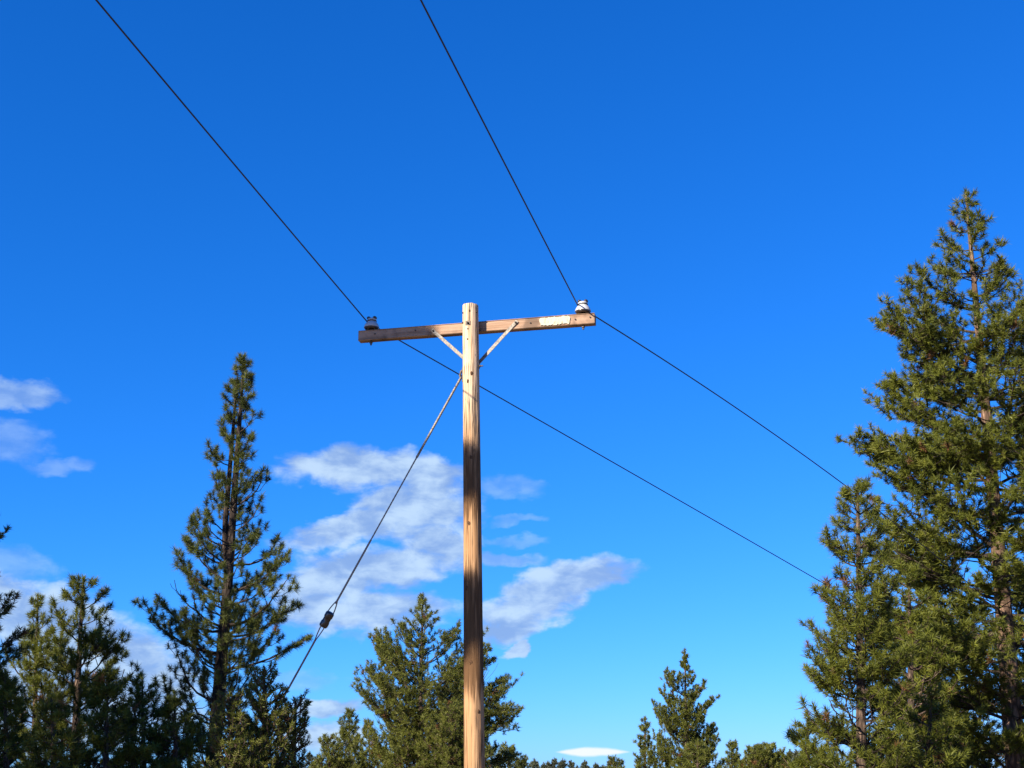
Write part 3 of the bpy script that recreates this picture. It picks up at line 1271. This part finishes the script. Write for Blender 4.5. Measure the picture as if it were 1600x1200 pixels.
b, t = stand(1586, 1150, 1509, 300, 21.5)
tree("pine_tree", b, t, prof_px([(300, 8), (335, 30), (365, 34), (400, 60), (430, 75), (480, 70), (530, 148), (590, 152), (650, 168), (700, 162), (780, 180), (880, 205), (1000, 220), (1150, 200), (1300, 120)], 21.5, b, t),
     23, "biggest pine, tall and sunlit with a pinkish trunk, at the right edge", "pine tree",
     whorl=0.55, per=7, needle=0.125, K=52, spread=(8, 100), width=0.0130, mat=M_NEEDLE, bark=M_BARK_ORANGE, e0=4, e1=42, sub=1.15, trunk_r=0.18,
     tint=(0.2, 0.9), crown_from=0.1, tufts_on=0.15, jit=0.17, side_scale=open_front, up=0.5,
     limbs=reach_limbs([(1358, 505, 600, 180, 14, 44, 1.25), (1385, 490, 570, 196, 16, 46, 1.25), (1345, 655, 735, 184, 8, 38, 1.25), (1352, 715, 770, 190, 2, 30, 1.25), (1380, 600, 680, 172, 8, 40, 1.2),
                        (1345, 778, 860, 188, 6, 34, 1.25), (1330, 945, 985, 200, -2, 26, 1.3), (1345, 1040, 1085, 205, -4, 24, 1.3), (1400, 860, 925, 178, 4, 34, 1.3),
                        (1432, 415, 485, 178, 15, 62, 1.2), (1584, 380, 465, 5, 15, 62, 1.2), (1590, 455, 540, -10, 12, 50, 1.2), (1440, 460, 520, 160, 15, 55, 1.2)], 21.5, b, t))

# --- younger pine in front of it, hiding the ends of the wires
b, t = stand(1345, 1150, 1340, 752, 15.6)
tree("pine_tree", b, t, prof_px([(752, 8), (800, 30), (830, 46), (880, 56), (920, 64), (980, 74), (1040, 90), (1100, 88), (1200, 96), (1350, 80)], 15.6, b, t),
     37, "bushy young pine in front of the biggest pine where the wires end", "pine tree",
     whorl=0.29, per=7, needle=0.095, K=66, spread=(8, 100), width=0.0080, mat=M_NEEDLE, e0=8, e1=58, sub=1.5, trunk_r=0.075,
     tint=(0.2, 0.9), crown_from=0.03, tufts_on=0.1, jit=0.15)

# --- low pines between and beside them
for k, (xb, xt, yt, Y, w, sd, lab) in enumerate((
        (1262, 1262, 1120, 24.0, 60, 41, "low pale pine at the left foot of the bushy young pine"),
        (1425, 1420, 885, 19.0, 110, 42, "dense middle pine between the bushy young pine and the biggest pine"),
        (1660, 1650, 430, 25.0, 105, 43, "pine cut by the right frame edge behind the biggest pine"),
        (1450, 1455, 1085, 16.0, 95, 44, "low bright pine beneath the biggest pine's lower branches"),
        (1465, 1462, 800, 25.0, 110, 45, "pine filling the gap behind the biggest pine and the bushy young pine"))):
    b, t = stand(xb, 1200, xt, yt, Y)
    tree("pine_tree", b, t, [(0.0, px_m(w * 0.8, Y)), (0.35, px_m(w, Y)), (0.7, px_m(w * 0.6, Y)), (1.0, px_m(8, Y))], sd, lab, "pine tree",
         whorl=0.36, per=6, needle=0.115, K=40, spread=(8, 90), width=0.0139, mat=M_NEEDLE, e0=8, e1=52, sub=1.25, trunk_r=0.08, simple=True, tufts_on=0.1, jit=0.15)

# --- left group
b, t = stand(118, 1150, 130, 905, 27.0)
tree("pine_tree", b, t, prof_px([(905, 8), (940, 36), (990, 46), (1040, 74), (1080, 82), (1140, 86), (1250, 80)], 27, b, t),
     51, "olive pine with an open flaring crown left of the tall slender pine", "pine tree",
     whorl=0.40, per=4, needle=0.14, K=85, spread=(8, 100), width=0.0100, mat=M_NEEDLE, e0=14, e1=62, sub=1.0, trunk_r=0.12, crown_from=0.15, tint=(0.3, 0.9), tufts_on=0.3, jit=0.16)
b, t = stand(54, 1150, 59, 932, 28.0)
tree("pine_tree", b, t, prof_px([(932, 8), (980, 20), (1020, 38), (1070, 58), (1150, 72), (1250, 60)], 28, b, t),
     52, "narrow thin pine second from the left edge", "pine tree",
     whorl=0.36, per=4, needle=0.13, K=70, spread=(8, 100), width=0.0105, mat=M_NEEDLE, e0=20, e1=65, sub=0.9, trunk_r=0.08, crown_from=0.12, tint=(0.3, 0.9), jit=0.16)
b, t = stand(-70, 1150, -62, 762, 24.0)
tree("pine_tree", b, t, prof_px([(765, 10), (800, 48), (830, 74), (870, 60), (910, 50), (960, 80), (1020, 86), (1100, 92), (1250, 90)], 24, b, t),
     53, "dark pine cut by the left frame edge, only branch tips showing", "pine tree",
     whorl=0.38, per=6, needle=0.125, K=40, width=0.0139, mat=M_NEEDLE_GREY, e0=12, e1=50, sub=1.0, trunk_r=0.15, simple=True, tint=(0.05, 0.5))
DARK = [
    (10, 8, 1050, 23.0, 64, 61, "dark young pine in the bottom left corner"),
    (165, 168, 1040, 24.0, 66, 62, "dark young pine right of the olive flaring pine"),
    (225, 222, 1062, 26.0, 65, 63, "small dark pine beside the tall slender pine's left lower branches"),
    (85, 80, 1090, 21.0, 66, 64, "low dark pine in front of the narrow thin pine"),
    (275, 272, 1085, 25.0, 65, 65, "low olive pine at the foot of the tall slender pine"),
]
for (xb, xt, yt, Y, w, sd, lab) in DARK:
    b, t = stand(xb, 1200, xt, yt, Y)
    tree("pine_tree", b, t, [(0.0, px_m(w * 0.9, Y)), (0.4, px_m(w, Y)), (0.75, px_m(w * 0.6, Y)), (1.0, px_m(8, Y))], sd, lab, "pine tree",
         whorl=0.34, per=7, needle=0.14, K=40, spread=(8, 90), width=0.0158, mat=M_NEEDLE, e0=10, e1=52, sub=1.35, trunk_r=0.08, simple=True, tufts_on=0.1, tint=(0.1, 0.75), jit=0.15)
# bushy junipers right of the tall pine
for (xb, xt, yt, Y, w, sd, lab) in (
        (415, 412, 1046, 12.9, 60, 71, "rounded olive juniper right of the tall slender pine's trunk"),
        (362, 358, 1090, 12.6, 56, 72, "low rounded juniper under the tall slender pine"),
        (458, 462, 1095, 13.2, 30, 73, "small grey green juniper beneath the lower end of the guy wire"),
        (545, 546, 1110, 52.0, 26, 74, "small pale juniper with a leaning crown left of the middle tree"),
        (578, 576, 1125, 50.0, 18, 75, "thin little juniper beside the middle tree's left branches"),
        (515, 512, 1152, 45.0, 34, 76, "low round juniper between the guy wire and the middle tree"),
        (795, 792, 1168, 55.0, 36, 77, "low juniper just right of the pole's base"),
        (638, 637, 1142, 44.0, 40, 78, "dense low juniper in front of the middle tree's left side"),
        (706, 706, 1100, 42.0, 55, 79, "dense low juniper in front of the middle tree, by the pole")):
    b, t = stand(xb, 1200, xt, yt, Y)
    tree("juniper_tree", b, t, [(0.0, px_m(w * 0.9, Y)), (0.5, px_m(w, Y)), (0.8, px_m(w * 0.62, Y)), (1.0, px_m(6, Y))], sd, lab, "juniper tree",
         whorl=0.25 * max(0.6, Y / 40), per=6 if Y > 20 else 9, needle=0.085 * max(0.55, Y / 32), K=31, spread=(5, 95), width=0.0150 * max(0.5, Y / 38), mat=M_JUNIPER, e0=20, e1=66, sub=1.4 * min(1.6, 38 / Y), trunk_r=0.05,
         simple=True, tufts_on=0.1, tint=(0.2, 0.9), jit=0.18)
# --- middle tree behind the pole
b, t = stand(654, 1200, 661, 928, 46.0)
tree("pine_tree", b, t, prof_px([(928, 3), (960, 15), (985, 28), (1010, 46), (1050, 70), (1090, 94), (1130, 112), (1180, 122), (1260, 105)], 46, b, t),
     81, "broad dense middle tree directly behind the pole", "pine tree",
     whorl=0.45, per=6, needle=0.145, K=28, spread=(8, 90), width=0.0211, mat=M_JUNIPER, e0=16, e1=64, sub=0.85, gap=0.12, trunk_r=0.15, crown_from=0.04, tufts_on=0.15, tint=(0.2, 0.9), jit=0.18,
     limbs=reach_limbs([(800, 1108, 1150, 2, 2, 36, 1.7), (782, 1066, 1112, -12, 4, 42, 1.7), (797, 1162, 1185, 10, 0, 28, 1.7), (760, 1030, 1072, 8, 6, 48, 1.5), (790, 1135, 1170, -25, 2, 34, 1.7),
                        (577, 1035, 1110, 176, 12, 62, 1.4), (562, 1090, 1145, 186, 6, 48, 1.4), (596, 1000, 1065, 182, 16, 64, 1.3)], 46, b, t))
# --- conical juniper right of the middle
b, t = stand(1073, 1200, 1070, 1014, 62.0)
tree("juniper_tree", b, t, prof_px([(1014, 2), (1045, 6), (1068, 16), (1088, 36), (1110, 32), (1150, 50), (1200, 58), (1240, 55)], 62, b, t),
     82, "pointed conical juniper standing alone right of the lens shaped cloud", "juniper tree",
     whorl=0.46, per=6, gap=0.15, needle=0.14, K=34, spread=(5, 95), width=0.0277, mat=M_JUNIPER, e0=15, e1=70, sub=0.9, trunk_r=0.14, crown_from=0.04, tufts_on=0.1, tint=(0.2, 0.85), jit=0.18)
for (xb, xt, yt, Y, w, sd, lab) in (
        (1008, 1008, 1122, 66.0, 18, 83, "small pointed juniper against the left side of the conical juniper"),
        (962, 958, 1184, 70.0, 22, 84, "tiny round juniper left of the small pointed juniper"),
        (1143, 1145, 1160, 68.0, 22, 85, "tiny dark juniper against the right side of the conical juniper"),
        (1090, 1090, 1158, 56.0, 34, 86, "low wide juniper in front of the conical juniper"),
        (1200, 1205, 1166, 60.0, 45, 87, "low juniper at the foot of the right hand pines")):
    b, t = stand(xb, 1200, xt, yt, Y)
    tree("juniper_tree", b, t, [(0.0, px_m(w * 0.9, Y)), (0.5, px_m(w, Y)), (0.8, px_m(w * 0.55, Y)), (1.0, px_m(5, Y))], sd, lab, "juniper tree",
         whorl=0.40, per=6, needle=0.155, K=28, spread=(5, 95), width=0.0277, mat=M_JUNIPER, e0=18, e1=68, sub=1.0, trunk_r=0.1, simple=True, tufts_on=0.1, tint=(0.2, 0.85), jit=0.18)

# --- far row of trees on the skyline
far_rng = random.Random(8)
i = 0
for x0, x1, n, top0, where in ((815, 960, 12, 1191, "between the pole's base and the conical juniper"), (1140, 1262, 11, 1181, "between the conical juniper and the right hand pines"),
                               (470, 560, 5, 1180, "low beneath the guy wire, left of the middle tree")):
    for k in range(n):
        px = x0 + (x1 - x0) * (k + far_rng.uniform(0.1, 0.9)) / n
        Y = far_rng.uniform(210, 330)
        py = top0 + far_rng.uniform(-7, 7)
        if x0 == 1140:
            py += (1262 - px) * 0.10 - 8
            if k == 3:
                py = 1163
        tp = at(px, py, Y)
        bp = ground_pt(tp[0], Y)
        tree("far_conifer", bp, tp, [(0.0, px_m(10, Y)), (0.4, px_m(13, Y)), (0.8, px_m(7, Y)), (1.0, px_m(1, Y))], 100 + i,
             "far little conifer on the skyline " + where, "conifer", "far conifers on the skyline " + where,
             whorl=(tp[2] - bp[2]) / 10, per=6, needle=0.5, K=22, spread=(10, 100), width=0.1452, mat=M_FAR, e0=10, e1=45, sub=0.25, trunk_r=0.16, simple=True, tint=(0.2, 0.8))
        i += 1

# --- pines outside the frame to the left and behind: they throw the shade on the pole and the left-hand trees
sun_h = SUN_DIR[:2] / np.linalg.norm(SUN_DIR[:2])
perp = np.array([-sun_h[1], sun_h[0]])
SIDE = 1 if ((ARM_C + AD * T0)[:2] - BASE[:2]) @ perp > 0 else -1      # the left arm is shaded too


def shade_keep(p):
    """branch gaps of the near shade tree: it leaves the top of the pole and two patches below in the sun"""
    d = (p[:2] - BASE[:2]) @ sun_h
    zz = p[2] - d * math.tan(SUN_EL)
    sx = ((p[:2] - BASE[:2]) @ perp) * SIDE
    if sx > 0.78 or (sx > 0.5 and zz > 5.85):
        return True
    if sx > 0.45:
        return zz < 4.9
    return (2.52 < zz < 3.54) or (4.22 < zz < 4.82)


_q = BASE[:2] + sun_h * 11.0 + perp * SIDE * 1.7
tree("pine_tree", ground_pt(*_q), np.array([_q[0], _q[1], 11.0 * math.tan(SUN_EL) + 8.7]),
     [(0.0, 1.2), (0.4, 2.3), (0.7, 2.2), (0.84, 1.9), (1.0, 0.2)], 201, "tall pine outside the frame that shades the pole", "pine tree",
     whorl=0.15, per=12, needle=0.13, K=17, width=0.0340, e0=5, e1=30, sub=1.5, trunk_r=0.2, crown_from=0.56, simple=True, keep=shade_keep, side_scale=lambda az, q: 1.0 if math.cos(az) * -perp[0] * SIDE + math.sin(az) * -perp[1] * SIDE > -0.2 else 0.3, tufts_on=0.1)
for k, (tx, ty, d, hz, sd) in enumerate(((-12.6, 26.0, 15, 3.3, 211), (-10.5, 25.0, 15, 2.9, 212), (-8.5, 25.0, 14, 3.0, 213), (-6.6, 27.0, 15, 4.8, 214), (-4.6, 27.0, 14, 2.6, 215), (-7.9, 21.0, 14, 4.0, 216))):
    q = np.array([tx, ty]) + sun_h * d
    H = d * math.tan(SUN_EL) + hz
    tree("pine_tree", ground_pt(*q), np.array([q[0], q[1], H + 0.8]), [(0.0, 1.4), (0.5, 2.1), (0.8, 1.5), (1.0, 0.3)], sd,
         "pine outside the frame on the left, in the row that shades the left hand trees", "pine tree", "pines outside the frame on the left",
         whorl=0.42, per=7, needle=0.17, K=16, width=0.0264, e0=5, e1=38, sub=0.9, trunk_r=0.2, crown_from=0.2, simple=True, tufts_on=0.1)
